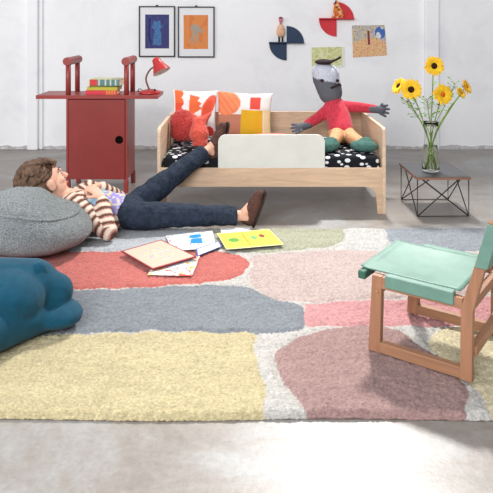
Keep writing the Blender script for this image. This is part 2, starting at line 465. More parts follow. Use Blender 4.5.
tag(cushion('cushion', .372, .40, .12, (-.427, 5.25, .622), (math.radians(-14), math.radians(2), math.radians(6)), fruit),
    'white square cushion with big orange red fruit shapes in the bed corner', 'cushion')
def collage(u, v):
    wht = (234, 227, 222)
    if inell(u, v, .16, .75, .26, .28): return (236, 138, 96) if (u+v*.6) % .12 > .02 else (228, 112, 76)
    if u < .44 and v < .5: return (190, 124, 100)
    if .44 < u < .84 and v < .60: return (222, 172, 44)
    if .6 < u < .8 and .62 < v < .9: return (222, 84, 74)
    if u > .86 and v < .62: return (232, 212, 160)
    return wht
tag(cushion('cushion', .46, .38, .13, (-.018, 5.275, .612), (math.radians(-14), math.radians(2.5), 0), collage),
    'square cushion printed with mustard, terracotta and coral blocks behind the guard rail', 'cushion')
KNIT = M('coral_red_knit', (178, 64, 60), .95, .1, 90, .22, 130, .006, 1.0, .2)
KNIT2 = M('coral_fleece', (212, 88, 74), .95, .1, 60, .14, 90, .006, .9, .2)
bm = BM()
ellipsoid(bm, (-.507, 5.07, .582), (.10, .06, .105)); ellipsoid(bm, (-.44, 5.05, .54), (.115, .06, .10), Euler((0, .6, 0)).to_matrix())
ellipsoid(bm, (-.40, 5.045, .505), (.08, .05, .075)); ellipsoid(bm, (-.518, 5.06, .505), (.085, .055, .075))
tag(blob('cushion', bm, KNIT, voxel=.008, smooth=8, ripple=.006, rs=70), 'dark coral nubbly rounded cushion leaning on the fruit cushion', 'cushion')
bm = BM()
chain(bm, [(-.365, 4.90, .605), (-.36, 4.87, .525), (-.335, 4.84, .465)], [.05, .075, .042])
chain(bm, [(-.37, 4.90, .605), (-.42, 4.93, .67)], [.045, .01]); chain(bm, [(-.35, 4.90, .605), (-.275, 4.93, .675)], [.045, .01])
chain(bm, [(-.335, 4.86, .475), (-.39, 4.84, .455)], [.035, .02])
tag(blob('cushion', bm, KNIT2, voxel=.006, smooth=6, ripple=.004, rs=60), 'bright coral soft cushion with two pointed tips beside the nubbly one', 'cushion')
bm = BM(); ellipsoid(bm, (.23, 4.99, .460), (.165, .15, .045)); ellipsoid(bm, (.15, 5.0, .460), (.12, .13, .043))
tag(blob('cushion', bm, M('salmon_velvet', (226, 96, 92), .9, .2, 30, .08, sheen=.3), voxel=.01, smooth=6), 'plain salmon red cushion lying flat behind the white guard rail', 'cushion')

# ------------------------------------------------------------------ crocheted doll on the bed
def make_doll():
    r = thing('rag_doll', 'long armed grey crocheted doll in red sweater and black beret sitting on the bed', 'doll', (.66, 4.98, MT))
    GREY = M_attr('grey_crochet', .95, .1, 220, .003, .7, .12); RED = M('red_crochet', (196, 58, 74), .95, .1, 60, .12, 200, .003, .7, .2)
    TAN = M('tan_crochet', (206, 158, 118), .95, .1, 60, .15, 200, .003, .7); GRN = M('green_crochet', (74, 108, 100), .95, .1, 60, .15, 200, .003, .7)
    BLK = M('black_felt', (52, 42, 46), .9, .1, 60, .15)
    def hc(p):
        # pale face yarn over the upper front of the head, dark below
        k = (p.z-.90)+(p.x-.66)*.22+.012*noise.noise(p*60)
        return (205, 208, 220) if k > 0 else (104, 106, 114)
    bm = BM()
    chain(bm, [(.715, 5.25, .70), (.69, 5.27, .80), (.655, 5.28, .92)], [.05, .10, .112]); ellipsoid(bm, (.652, 5.28, .955), (.118, .10, .085), Euler((0, .25, 0)).to_matrix())
    blob('head', bm, GREY, r, .008, 8, hc)
    bm = BM()
    for x, z in ((.61, .905), (.735, .905)):
        bm = BM(); ellipsoid(bm, (x, 5.172, z), (.015, .012, .013), seg=10); obj('eye', bm, BLK, r)
    bm = BM(); tube(bm, curve([(.68, 5.158, .845), (.705, 5.152, .86), (.745, 5.17, .875), (.765, 5.19, .862)], 5), .008, 8); obj('mouth', bm, BLK, r)
    bm = BM(); ellipsoid(bm, (.635, 5.26, 1.05), (.075, .075, .024)); chain(bm, [(.68, 5.25, 1.052), (.73, 5.25, 1.066), (.77, 5.26, 1.088)], [.014, .010, .011])
    blob('beret', bm, BLK, r, .006, 4)
    bm = BM()
    chain(bm, [(.72, 5.25, .69), (.745, 5.18, .60), (.755, 5.10, .51)], [.085, .10, .10])
    chain(bm, [(.68, 5.24, .67), (.58, 5.19, .60), (.495, 5.14, .56)], [.052, .045, .04])
    chain(bm, [(.77, 5.25, .685), (.92, 5.22, .682), (1.035, 5.2, .672)], [.052, .043, .036])
    blob('sweater', bm, RED, r, .007, 6)
    # both hands with finger tips
    def mitt(p, d, up, name):
        d = V(d).normalized(); s = d.cross(V(up)).normalized(); p = V(p); bm = BM()
        chain(bm, [p-d*.085, p], [.03, .032])
        for k, (a, l) in enumerate(((-.5, .055), (-.15, .065), (.2, .062), (.6, .05))):
            e = (d*math.cos(a)+s*math.sin(a)); chain(bm, [p+s*.02*(k-1.5), p+s*.02*(k-1.5)*.6+e*l], [.012, .010])
        e = (d*.5+V(up)*.3+s*-1).normalized(); chain(bm, [p-d*.02, p-d*.02+e*.055], [.013, .010])
        o = blob(name, bm, GREY, r, .004, 3, lambda q: (102, 104, 112))
    mitt((1.09, 5.19, .664), (1, -.05, -.12), (0, -1, .3), 'hand'); mitt((.42, 5.10, .536), (-1, -.35, -.22), (0, -.7, .7), 'hand')
    bm = BM()
    ellipsoid(bm, (.755, 5.08, .489), (.11, .09, .072))
    chain(bm, [(.72, 5.05, .49), (.685, 4.90, .49), (.645, 4.80, .465)], [.062, .05, .042]); chain(bm, [(.80, 5.05, .49), (.83, 4.92, .475), (.87, 4.80, .465)], [.062, .05, .042])
    blob('trousers', bm, TAN, r, .007, 5)
    for c, rz in (((.605, 4.735, .460), .55), ((.868, 4.735, .460), -.35)):
        bm = BM(); R3 = Matrix.Rotation(rz, 3, 'Z')
        ellipsoid(bm, c, (.105, .06, .044), R3); ellipsoid(bm, V(c)+V((.02, .03, .022)), (.058, .052, .04), R3)
        blob('shoe', bm, GRN, r, .006, 4)
make_doll()

# ------------------------------------------------------------------ red cabinet, books, lamp
REDL = M('red_lacquer', (150, 60, 55), .38, .45, 5, .05); REDD = M('red_lacquer_door', (138, 52, 48), .36, .45, 4, .05)
HOLE = M('dark_hollow', (18, 12, 12), .9, .05)
def make_cabinet():
    xa, xb, ya, yb = -1.462, -.956, 5.16, 5.52; za, zt = .105, .775
    r = thing('cabinet', 'dark red lacquered cabinet on legs with wing shelves and round handle bars', 'cabinet', ((xa+xb)/2, (ya+yb)/2, 0))
    t = .022
    bm = BM()
    box(bm, (xa+.006, ya+.005, za), (xa+t, yb-.004, zt-.018), .002); box(bm, (xb-t, ya+.005, za), (xb-.006, yb-.004, zt-.018), .002)
    box(bm, (xa+t, ya+.02, za), (xb-t, yb-.004, za+t), .002); box(bm, (xa+t, yb-.015, za+t), (xb-t, yb-.004, zt-.018))
    obj('body', bm, REDL, r, smooth=False)
    bm = BM(); box(bm, (-1.70, ya, zt-.018), (-.715, yb-.02, zt+.012), .003); obj('shelf_board', bm, REDL, r, smooth=False)
    # door with a finger hole
    bm = BM(); cx, cz, rr = -1.027, .427, .033; dx0, dx1, dz0, dz1 = xa+t+.004, xb-t-.004, za+.004, zt-.024
    N = 32; fr = []; bk = []
    def sq(a):
        dx, dz = math.cos(a), math.sin(a); k = []
        if dx > 1e-6: k.append((dx1-cx)/dx)
        if dx < -1e-6: k.append((dx0-cx)/dx)
        if dz > 1e-6: k.append((dz1-cz)/dz)
        if dz < -1e-6: k.append((dz0-cz)/dz)
        k = min(k); return (cx+dx*k, cz+dz*k)
    angs = sorted([2*PI*k/N for k in range(N)]+[math.atan2(z-cz, x-cx) % (2*PI) for x in (dx0, dx1) for z in (dz0, dz1)])
    for y in (ya+.001, ya+.018):
        fr.append([bm.verts.new((cx+rr*math.cos(a), y, cz+rr*math.sin(a))) for a in angs]); bk.append([bm.verts.new((sq(a)[0], y, sq(a)[1])) for a in angs])
    n = len(angs)
    for k in range(n):
        q = (k+1) % n
        bm.faces.new((fr[0][k], bk[0][k], bk[0][q], fr[0][q])); bm.faces.new((fr[1][q], bk[1][q], bk[1][k], fr[1][k]))
        bm.faces.new((fr[0][q], fr[1][q], fr[1][k], fr[0][k])); bm.faces.new((bk[0][k], bk[1][k], bk[1][q], bk[0][q]))
    bmesh.ops.recalc_face_normals(bm, faces=bm.faces)
    d = obj('door', bm, REDD, r, smooth=False)
    bm = BM(); lathe(bm, [(0, 0), (rr+.004, 0), (rr+.004, .012), (0, .012)], 24, Matrix.Translation((cx, ya+.032, cz)) @ Matrix.Rotation(PI/2, 4, 'X'))  # black disc behind the opening, paints the shade inside the finger hole
    o = obj('hole_shade_disc', bm, HOLE, d, smooth=False); o['label'] = 'black disc for the shade inside the finger hole'
    for x in (xa, xb-.036):
        for y in (ya, yb-.036):
            bm = BM(); box(bm, (x, y, 0), (x+.036, y+.036, za), .004); obj('leg', bm, REDL, r, smooth=False)
    for x in (xa+.017, xb-.017):
        b = BM(); tube(b, [(x, ya-.015, 1.06), (x, yb-.01, 1.06)], .033, 24); h = obj('handle_bar', b, REDL, r, smooth=False)
        for y in (ya+.03, yb-.05):
            b = BM(); tube(b, [(x, y, zt+.012), (x, y, 1.045)], .021, 16); obj('post', b, REDL, h)
make_cabinet()
TOPZ = .775+.0126
PAPER = M('book_pages', (228, 216, 190), .9, .1, 80, .06)
def book(name, c, w, d, h, rz, cover, label, group='books on the red cabinet', spine=None):
    r = thing(name, label, 'book', c, rz, group)
    m = M_attr('book_cloth', .55, .35)
    b = BM(); ch = .0025
    box(b, (-w/2, -d/2, 0), (w/2, d/2, ch), .0008); box(b, (-w/2, -d/2, h-ch), (w/2, d/2, h), .0008); box(b, (-w/2, -d/2, ch*.5), (w/2, -d/2+ch, h-ch*.5))
    bmesh.ops.subdivide_edges(b, edges=[e for e in b.edges if e.calc_length() > .05], cuts=24, use_grid_fill=True)
    o = obj('cover', b, m, r, world=False, smooth=False); paint(o.data, lambda p: spine(p.x/w+.5, p.z/h) if (spine and p.y < -d/2+.004) else cover)
    b = BM(); box(b, (-w/2+.004, -d/2+ch, ch), (w/2-.004, d/2-.005, h-ch)); obj('pages', b, PAPER, r, world=False, smooth=False)
bx = -1.17; by = 5.29
def s1(u, v): return (212, 60, 74) if not (.62 < u < .95 and int(u*40) % 3 == 0) else (230, 150, 60)
def s2(u, v): return (226, 214, 150) if (.2 < u < .7 and .25 < v < .75) else (190, 176, 60)
def s3(u, v): return (206, 60, 60) if .05 < u < .3 else ((92, 128, 128) if int(u*23) % 4 else (210, 214, 190))
book('book', (bx-.012, by, TOPZ), .255, .19, .034, .03, (196, 52, 62), 'red bottom book of the stack on the red cabinet', spine=s1)
book('book', (bx, by+.003, TOPZ+.0345), .25, .185, .026, -.04, (176, 166, 60), 'yellow green book in the middle of the stack on the cabinet', spine=s2)
book('book', (bx+.012, by+.005, TOPZ+.061), .245, .18, .012, .05, (120, 150, 70), 'thin green book just under the topmost one on the cabinet', spine=lambda u, v: (104, 120, 62))
book('book', (bx+.015, by, TOPZ+.0735), .262, .19, .05, -.06, (206, 204, 158), 'thick topmost book of the cabinet stack with red and teal spine', spine=s3)
def make_lamp():
    x, y = -.80, 5.30
    r = thing('desk_lamp', 'small red desk lamp with bent stem on the right wing of the cabinet', 'lamp', (x, y, TOPZ))
    RL = M('red_enamel', (188, 52, 52), .28, .5, 8, .03); BR = M('aged_brass', (126, 74, 52), .35, .5); WHT = M('white_enamel', (226, 220, 216), .5, .4)
    b = BM(); lathe(b, [(0, 0), (.088, 0), (.092, .006), (.088, .018), (.05, .03), (.02, .036), (0, .037)], 32, Matrix.Translation((x, y, TOPZ+.0005))); base = obj('base', b, RL, r)
    b = BM(); lathe(b, [(0, 0), (.008, 0), (.007, .012), (0, .014)], 12, Matrix.Translation((x+.045, y-.035, TOPZ+.026))); obj('switch', b, HOLE, base)
    b = BM(); tube(b, curve([(x-.005, y, TOPZ+.03), (x-.03, y, TOPZ+.10), (x-.025, y, TOPZ+.15), (x+.012, y, TOPZ+.205), (x+.075, y-.005, TOPZ+.232)], 8), .0075, 10); obj('stem', b, BR, r)
    m = Matrix.Translation((x+.085, y-.008, TOPZ+.21)) @ Euler((math.radians(-14), math.radians(-28), 0)).to_matrix().to_4x4()
    prof = [(0, .095), (.022, .094), (.034, .082), (.038, .055), (.052, .02), (.074, -.025), (.0775, -.035), (.0745, -.035), (.05, .018), (.035, .052), (0, .06)]
    b = BM(); lathe(b, prof[:7], 32, m); bmesh.ops.recalc_face_normals(b, faces=b.faces); sh = obj('lamp_shade', b, RL, r)
    b = BM(); lathe(b, [(.0775, -.035)]+prof[7:], 32, m); o = obj('shade_lining', b, WHT, sh); o['label'] = 'white inner lining'
    b = BM(); lathe(b, [(0, .045), (.018, .04), (.028, .015), (.022, -.008), (0, -.016)], 20, m); obj('bulb', b, WHT, sh)
    b = BM(); tube(b, curve([(x-.05, y+.06, TOPZ+.005), (x-.1, y+.08, TOPZ+.03), (x-.12, y+.11, TOPZ+.005), (x-.12, y+.17, TOPZ+.0045)], 6), .003, 6); obj('cord', b, HOLE, r)
make_lamp()

# ------------------------------------------------------------------ pictures and small shelves on the wall
BLKF = M('black_frame', (34, 32, 34), .45, .4); MATB = M('white_mount', (232, 232, 234), .7, .2, 8, .01)
ART = M_attr('printed_paper', .75, .2)
def wp(px, py, y=WY): return ((px-PX0)*y/F, CAMH-(py-PY0)*y/F)
def frame(px0, py0, px1, py1, ax0, ay0, ax1, ay1, fn, label):
    y = WY-.022
    (x0, z1), (x1, z0) = wp(px0, py0, y), wp(px1, py1, y); t = .013
    r = thing('framed_print', label, 'picture', ((x0+x1)/2, WY, z0), 0, 'framed prints on the wall')
    b = BM()
    for lo, hi in (((x0, z0), (x1, z0+t)), ((x0, z1-t), (x1, z1)), ((x0, z0+t), (x0+t, z1-t)), ((x1-t, z0+t), (x1, z1-t))):
        box(b, (lo[0], WY-.025, lo[1]), (hi[0], WY-.001, hi[1]), .002)
    tube(b, [((x0+x1)/2-.012, WY-.012, z1+.006), ((x0+x1)/2+.012, WY-.012, z1+.006)], .006, 8)
    obj('frame', b, BLKF, r, smooth=False)
    b = BM(); box(b, (x0+t, WY-.012, z0+t), (x1-t, WY-.004, z1-t)); obj('mount', b, MATB, r, smooth=False)
    (a0, c1), (a1, c0) = wp(ax0, ay0, y), wp(ax1, ay1, y); yy = WY-.0125
    sheet('print', [(a0, yy, c0), (a1, yy, c0), (a1, yy, c1), (a0, yy, c1)], .0008, fn, ART, r, 60)
def art_blue(u, v):
    wob = .03*noise.noise(V((u*9, v*9, 0)))
    if inpoly(u+wob, v+wob, [(.32, .1), (.66, .1), (.68, .5), (.6, .56), (.7, .62), (.62, .8), (.38, .82), (.28, .64), (.4, .55), (.36, .4)]): return (78, 122, 168) if noise.noise(V((u*14, v*14, 2))) > -.1 else (72, 104, 158)
    if inpoly(u+wob, v+wob, [(.3, .0), (.2, .4), (.24, .9), (.18, .9), (.12, .4)]): return (40, 46, 96)
    return (66, 68, 116) if noise.noise(V((u*6, v*6, 5))) > -.25 else (72, 76, 128)
def art_orange(u, v):
    wob = .03*noise.noise(V((u*9, v*9, 7)))
    if inpoly(u+wob, v+wob, [(.3, .2), (.38, .14), (.46, .4), (.62, .14), (.66, .2), (.6, .5), (.74, .46), (.8, .54), (.62, .7), (.36, .74), (.26, .6), (.34, .5)]): return (150, 158, 156) if noise.noise(V((u*13, v*13, 2))) > -.05 else (198, 152, 110)
    return (222, 140, 82) if noise.noise(V((u*5, v*5, 5))) > -.2 else (214, 128, 72)
frame(138.7, 6, 175, 57, 145, 14.5, 169, 48.5, art_blue, 'thin black framed print with a light blue shape on indigo, nearest the lamp')
frame(177.7, 6.5, 214.5, 57.5, 183.5, 15, 208, 49, art_orange, 'thin black framed print with a grey shape on orange ground')
def quarter_shelf(cx, cz, rad, col, label, name):
    r = thing('wall_shelf', label, 'shelf', (cx, WY, cz), 0, 'two quarter round wall shelves')
    m = M('painted_'+name, col, .5, .35, 10, .05); d = .075
    b = BM(); prism(b, [(cx+.004, cz-.006)]+[(cx+.004+rad*math.cos(PI/2*k/20), cz-.006+rad*math.sin(PI/2*k/20)) for k in range(21)], 'Y', WY-.012, WY-.001, .002); obj('upper_quarter', b, m, r, smooth=False)
    b = BM(); prism(b, [(cx+.004, cz)]+[(cx+.004-rad*math.cos(PI/2*k/20), cz-rad*math.sin(PI/2*k/20)) for k in range(21)], 'Y', WY-.014, WY-.001, .002); obj('lower_quarter', b, m, r, smooth=False)
    b = BM(); box(b, (cx-rad, WY-d, cz-.001), (cx+rad, WY-.0145, cz+.011), .002); obj('ledge', b, m, r, smooth=False)
bxs, bzs = wp(286.5, 43, WY-.05); quarter_shelf(bxs, bzs, .19, (30, 52, 82), 'dark blue shelf of two quarter discs on the wall, nearer the framed prints', 'navy')
rxs, rzs = wp(336.7, 19, WY-.05); quarter_shelf(rxs, rzs, .19, (206, 46, 56), 'red shelf of two quarter discs on the wall, above the green drawing', 'red')
def make_figurine():
    x, y, z = bxs-.062, WY-.045, bzs+.0115
    r = thing('wooden_figurine', 'slim wooden bird figurine with pink head on the dark blue wall shelf', 'figurine', (x, y, z))
    WD = M('pale_wood', (222, 176, 146), .6, .3, 30, .1); PK = M('pink_paint', (206, 120, 136), .5, .3); BK = M('black_paint', (36, 28, 30), .5, .3)
    b = BM(); lathe(b, [(0, .055), (.03, .06), (.045, .09), (.045, .13), (.03, .17), (.013, .195), (0, .198)], 20, Matrix.Translation((x, y, z)) @ Matrix.Diagonal((1, .55, 1, 1))); obj('body', b, WD, r)
    b = BM(); lathe(b, [(0, .185), (.012, .19), (.012, .215), (.02, .225), (.021, .25), (.012, .262), (0, .264)], 16, Matrix.Translation((x, y, z))); hd = obj('head', b, PK, r)
    b = BM(); lathe(b, [(0, .252), (.022, .252), (.018, .268), (0, .272)], 16, Matrix.Translation((x, y, z))); obj('cap', b, M('maroon_paint', (120, 34, 52), .5, .3), hd)
    for s in (-1, 1):
        b = BM(); tube(b, [(x+s*.018, y, z), (x+s*.018, y, z+.07)], .0095, 10); obj('leg', b, BK, r)
make_figurine()
def make_bird():
    x, y, z = rxs-.0, WY-.045, rzs+.0115
    r = thing('paper_bird', 'orange patterned cut out bird standing on the red wall shelf', 'figurine', (x, y, z))
    b = BM(); pts = [(x-.055, z), (x+.075, z), (x+.07, z+.07), (x+.035, z+.12), (x+.02, z+.165), (x+.015, z+.19), (x-.012, z+.192), (x-.022, z+.16), (x-.035, z+.09)]
    prism(b, pts, 'Y', y-.008, y+.008, .001)
    bmesh.ops.triangulate(b, faces=b.faces); bmesh.ops.subdivide_edges(b, edges=b.edges, cuts=7, use_grid_fill=True)
    o = obj('body', b, M_attr('printed_card', .7, .25), r, smooth=False)
    def fn(p):
        n = noise.noise(V((p.x*38, p.z*38, 3)))
        return (40, 40, 66) if n > .34 else ((226, 214, 196) if n < -.34 else ((220, 140, 52) if n < .1 else (206, 84, 50)))
    w_ = world_matrix(r); paint(o.data, lambda p: fn(w_ @ p))
    b = BM(); prism(b, [(x-.022, z+.165), (x-.045, z+.155), (x-.02, z+.15)], 'Y', y-.006, y+.006); obj('beak', b, M('red_paint', (190, 40, 44), .5, .3), r, smooth=False)
make_bird()
def wsheet(q, fn, label, cat='drawing', n=60):
    c = []
    for px, py in q: x, z = wp(px, py, WY-.003); c.append((x, WY-.0035, z))
    o = sheet('drawing', c, .0012, fn, ART, None, n, lift=lambda u, v: .004*max(0, abs(u-.5)-.3)); return tag(o, label, cat, 'drawings pinned on the wall')
def green_art(u, v):
    if v < .1 or u > .93: return (228, 228, 218)
    n = noise.noise(V((u*5+v*3, v*4-u*3, 0)))
    return (206, 208, 150) if n > .05 else ((220, 222, 176) if n > -.2 else (196, 196, 138))
wsheet([(312, 68), (344.5, 67), (344.5, 46.8), (311.5, 47.4)], green_art, 'pale green child drawing taped to the wall behind the doll head')
def beach_art(u, v):
    n = noise.noise(V((u*7, v*7, 1))); m2 = noise.noise(V((u*24, v*24, 4)))
    if .46 < u < .52 and .38 < v < .82: return (130, 60, 70)
    if inell(u, v, .85, .75, .16, .2): return (74, 108, 178) if n > -.2 else (214, 216, 220)
    if v < .42+.18*math.sin(u*3.1): return (228, 186, 140) if m2 < .22 else (204, 140, 112)
    if m2 > .25: return (150, 140, 130)
    return (190, 184, 180) if n > 0 else (206, 190, 160)
wsheet([(353, 57.5), (387, 55.3), (384.5, 25), (352, 25.5)], beach_art, 'colourful sandy and blue painting on the wall, rightmost of the wall pictures')

# ------------------------------------------------------------------ wire table with vase and sunflowers
def make_table():
    cx, cy, rz = 1.383, 4.735, math.radians(1.5); w, d, h = .385, .47, .285
    r = thing('wire_table', 'low side table with black top and crossed black wire base beside the bed', 'table', (cx, cy, 0), rz)
    WIRE = M('black_wire', (28, 27, 28), .4, .5)
    b = BM(); box(b, (-w/2, -d/2, h-.018), (w/2, d/2, h-.002), .001); o = obj('tabletop', b, M_wood('walnut_ply_edge', (146, 104, 84), 'X', .5), r, world=False, smooth=False)
    b = BM(); box(b, (-w/2+.001, -d/2+.001, h-.002), (w/2-.001, d/2-.001, h)); q = obj('top_laminate', b, M('black_laminate', (62, 62, 66), .35, .5, 20, .08), o, world=False, smooth=False); q['label'] = 'matt black laminate'
    a, c_, e, f = w/2-.01, d/2-.02, w/2-.035, d/2-.04; z0, z1 = .006, h-.018; R = .0042
    for s in (-1, 1):
        b = BM(); tube(b, [(-a, s*c_, z1), (-a, s*c_, z0), (a, s*c_, z0), (a, s*c_, z1)], R, 8); obj('end_frame', b, WIRE, r, world=False)
        b = BM(); tube(b, [(-a, s*c_, z0), (a-.03, s*(c_-.06), z1)], R, 8); tube(b, [(a, s*c_, z0), (-a+.03, s*(c_-.06), z1)], R, 8); obj('cross_wire', b, WIRE, r, world=False)
    for s in (-1, 1):
        b = BM(); tube(b, [(s*a, -c_, z0), (s*a, c_*.45, z1)], R, 8); tube(b, [(s*a, c_, z0), (s*a, -c_*.45, z1)], R, 8); obj('side_brace', b, WIRE, r, world=False)
make_table()
VX, VY, VZ = 1.350, 4.69, .2856
def make_vase():
    r = thing('glass_vase', 'clear waisted glass vase of sunflower stems on the wire table', 'vase', (VX, VY, VZ))
    out = [(0, 0), (.052, 0), (.062, .008), (.064, .05), (.060, .13), (.048, .20), (.042, .245), (.045, .28), (.052, .325), (.058, .36)]
    inn = [(.0566, .36), (.0506, .325), (.0436, .28), (.0406, .245), (.0466, .20), (.0585, .13), (.0622, .05), (.059, .018), (.04, .012), (0, .012)]
    b = BM(); lathe(b, out+inn, 40, Matrix.Translation((VX, VY, VZ))); bmesh.ops.recalc_face_normals(b, faces=b.faces)
    obj('vessel', b, glass_mat('clear_glass', (.97, .99, .96), 0, 1.25), r)
    wt = [(0, .0125), (.04, .0125), (.0585, .0185), (.0617, .05), (.0580, .13), (.047, .19), (0, .19)]
    b = BM(); lathe(b, wt, 40, Matrix.Translation((VX, VY, VZ))); bmesh.ops.recalc_face_normals(b, faces=b.faces)
    tag(obj('water', b, glass_mat('clear_water', (.95, .98, .88), 0, 1.2)), 'water standing in the lower half of the glass vase', 'water')
make_vase()
STEM = M('green_stem', (120, 142, 70), .6, .3, 30, .12); LEAF = M('green_leaf', (96, 134, 58), .6, .3, 30, .18)
PETAL = M('yellow_petal', (250, 190, 38), .6, .25, 30, .10); SEED = M('brown_seed', (52, 30, 22), .9, .1, 80, .3, 150, .004, 1); ORNG = M('orange_centre', (196, 100, 28), .9, .1, 60, .3, 150, .004, 1)
def leaf_blade(b, p, d, nrm, l, wd, curl=.15):
    p = V(p); d = V(d).normalized(); s = d.cross(V(nrm)).normalized(); n = s.cross(d); rows = []
    for k in range(6):
        t = k/5; ww = wd*math.sin(PI*min(1, .12+t*.88))**.8 if k < 5 else .0005
        c = p+d*l*t+n*(-curl*l*t*t); rows.append([b.verts.new(c-s*ww/2), b.verts.new(c+n*ww*.12), b.verts.new(c+s*ww/2)])
    for a, q in zip(rows, rows[1:]):
        for i in range(2): b.faces.new((a[i], a[i+1], q[i+1], q[i]))
def sunflower(px, py, y, rad, face, label, bottom, seed=SEED, disc=.42):
    hx, hz = (px-PX0)*y/F, CAMH-(py-PY0)*y/F; h = V((hx, y, hz)); f = V(face).normalized()
    r = thing('sunflower', label, 'flower', (VX+bottom[0], VY+bottom[1], VZ+.02), 0, 'sunflowers in the glass vase')
    neck = V((VX+bottom[0]*-.35+(hx-VX)*.10, VY+bottom[1]*-.3, VZ+.27))
    b = BM(); tube(b, curve([(VX+bottom[0], VY+bottom[1], VZ+.018), neck, (neck+h)/2+V((0, 0, .02)), h-f*.02-V((0, 0, .015)), h-f*.006], 6), .0042, 8); st = obj('stem', b, STEM, r)
    q = V((0, 0, 1)).rotation_difference(f).to_matrix().to_4x4(); m = Matrix.Translation(h) @ q
    b = BM(); dr = rad*disc; lathe(b, [(0, .014), (dr*.55, .013), (dr*.9, .007), (dr, 0), (dr*.8, -.012), (0, -.018)], 20, m); obj('disc', b, seed, r)
    b = BM(); rnd = random.Random(px)
    for ring, (n, l, tilt) in enumerate(((15, 1.0, .25), (13, .88, .45))):
        for k in range(n):
            a = 2*PI*(k+.5*ring)/n+rnd.uniform(-.1, .1); d = V((math.cos(a), math.sin(a), tilt+rnd.uniform(-.15, .15)))
            L = rad*l*(1-disc*.7)*rnd.uniform(.85, 1.1)
            p0 = V((math.cos(a)*dr*.75, math.sin(a)*dr*.75, .001+ring*.004))
            leaf_blade(b, m @ p0, q.to_3x3() @ d, q.to_3x3() @ V((0, 0, 1)), L+.012, rad*.50, .22)
    o = obj('petals', b, PETAL, r)
    b = BM(); 
    for k in range(7):
        a = 2*PI*k/7; leaf_blade(b, m @ V((math.cos(a)*dr*.5, math.sin(a)*dr*.5, -.012)), q.to_3x3() @ V((math.cos(a), math.sin(a), -.25)), q.to_3x3() @ V((0, 0, -1)), rad*.6, rad*.25)
    obj('sepals', b, LEAF, r)
    c_ = (neck+h)/2
    for k in range(2):
        b = BM(); a = rnd.uniform(0, 6.28); leaf_blade(b, c_+(h-c_)*(.1+.35*k), (math.cos(a), math.sin(a)*.5, .3), (0, 0, 1), .06, .03); obj('leaf', b, LEAF, r)
sunflower(434, 66, 4.68, .064, (0, -1, .12), 'topmost sunflower in the vase with dark centre, standing tall', (.01, .01))
sunflower(411, 89.5, 4.62, .066, (-.15, -1, .1), 'dark centred sunflower at the left facing forward', (.028, -.02))
sunflower(399, 86, 4.74, .058, (-.85, -.3, .55), 'leftmost sunflower turned away to the side', (.03, .02))
sunflower(442.5, 94.5, 4.60, .066, (.25, -1, .25), 'deep orange sunflower right of the middle, tilted down', (-.02, -.025), ORNG, .34)
sunflower(466, 87, 4.72, .05, (.75, -.55, .45), 'rightmost small sunflower seen from its side', (-.03, .015), ORNG, .32)
sunflower(460.5, 93, 4.76, .036, (.5, -.6, .5), 'small half open yellow sunflower near the right side', (-.015, .03), ORNG, .4)
def sprig(px, py, y, bottom, label, n, seed):
    hx, hz = (px-PX0)*y/F, CAMH-(py-PY0)*y/F; h = V((hx, y, hz)); rnd = random.Random(seed)
    r = thing('leafy_sprig', label, 'sprig', (VX+bottom[0], VY+bottom[1], VZ+.02), 0, 'leafy sprigs in the glass vase')
    neck = V((VX-bottom[0]*.3, VY-bottom[1]*.3, VZ+.28)); path = curve([(VX+bottom[0], VY+bottom[1], VZ+.018), neck, (neck+h)/2, h], 8)
    b = BM(); tube(b, path, .0026, 6); lv = BM()
    for k in range(n):
        i = rnd.randint(len(path)*5//8, len(path)-1); p = path[i]; a = rnd.uniform(0, 6.28); d = V((math.cos(a), math.sin(a)*.8, rnd.uniform(-.1, .9))); e = p+d*rnd.uniform(.02, .06)
        tube(b, [p, e], .0014, 5); leaf_blade(lv, e, d, (0, -.5, 1), rnd.uniform(.018, .034), rnd.uniform(.010, .018))
    obj('stem', b, STEM, r); obj('leaves', lv, LEAF, r)
sprig(455, 84, 4.72, (-.03, -.01), 'leafy green sprig reaching right between the orange and the rightmost sunflowers', 26, 1)
sprig(427, 100, 4.62, (.0, .03), 'short leafy green sprig in the middle just above the vase rim', 26, 2)
sprig(407, 102, 4.66, (.035, .0), 'leafy green sprig drooping left below the left sunflowers', 18, 3)

# ------------------------------------------------------------------ pouf
def make_pouf():
    cx, cy = -1.25, 3.80; R, H = .335, .365
    r = thing('pouf', 'round grey boucle pouf under the head of the boy', 'pouf', (cx, cy, RT))
    BOU = M('grey_boucle', (128, 133, 134), .95, .1, 130, .32, 110, .02, 1.0, .3)
    def prof(t):        # dome with a rounded foot
        a = -PI/2+PI*t; c_ = math.copysign(abs(math.cos(a))**.85, math.cos(a)); s = math.sin(a)
        return max(0, R*c_), (.13*(1+math.copysign(abs(s)**.8, s)) if s < 0 else .13+(H-.13)*s)
    def bend(p):
        k = max(0, p.z-.08)/(H-.08); p.x *= 1-.22*k*(p.x > 0); p.z -= k*(.52*p.x*(p.z-.05)/R if p.x > 0 else .10*p.x*(p.z-.05)/R)
        if p.z > .1: p.z -= .07*k*math.exp(-((p.x+.01)**2+(p.y-.26)**2)/.035)    # dent under the head
        return p
    P = [prof(k/60) for k in range(61)]; P[0] = (0, 0); P[-1] = (0, H)
    b = BM(); lathe(b, P, 120)
    for v in b.verts:
        bend(v.co); n = noise.noise(v.co*9)*.010+noise.noise(v.co*70)*.006; v.co += v.co.normalized()*n
        if v.co.z < 0: v.co.z = 0
    obj('cover', b, BOU, r, world=False)
    b = BM(); rr = prof(.69); pts = [bend(V((rr[0]*math.cos(2*PI*k/80), rr[0]*math.sin(2*PI*k/80), rr[1]))) for k in range(81)]
    tube(b, pts, .008, 8, False); obj('seam', b, BOU, r, world=False)
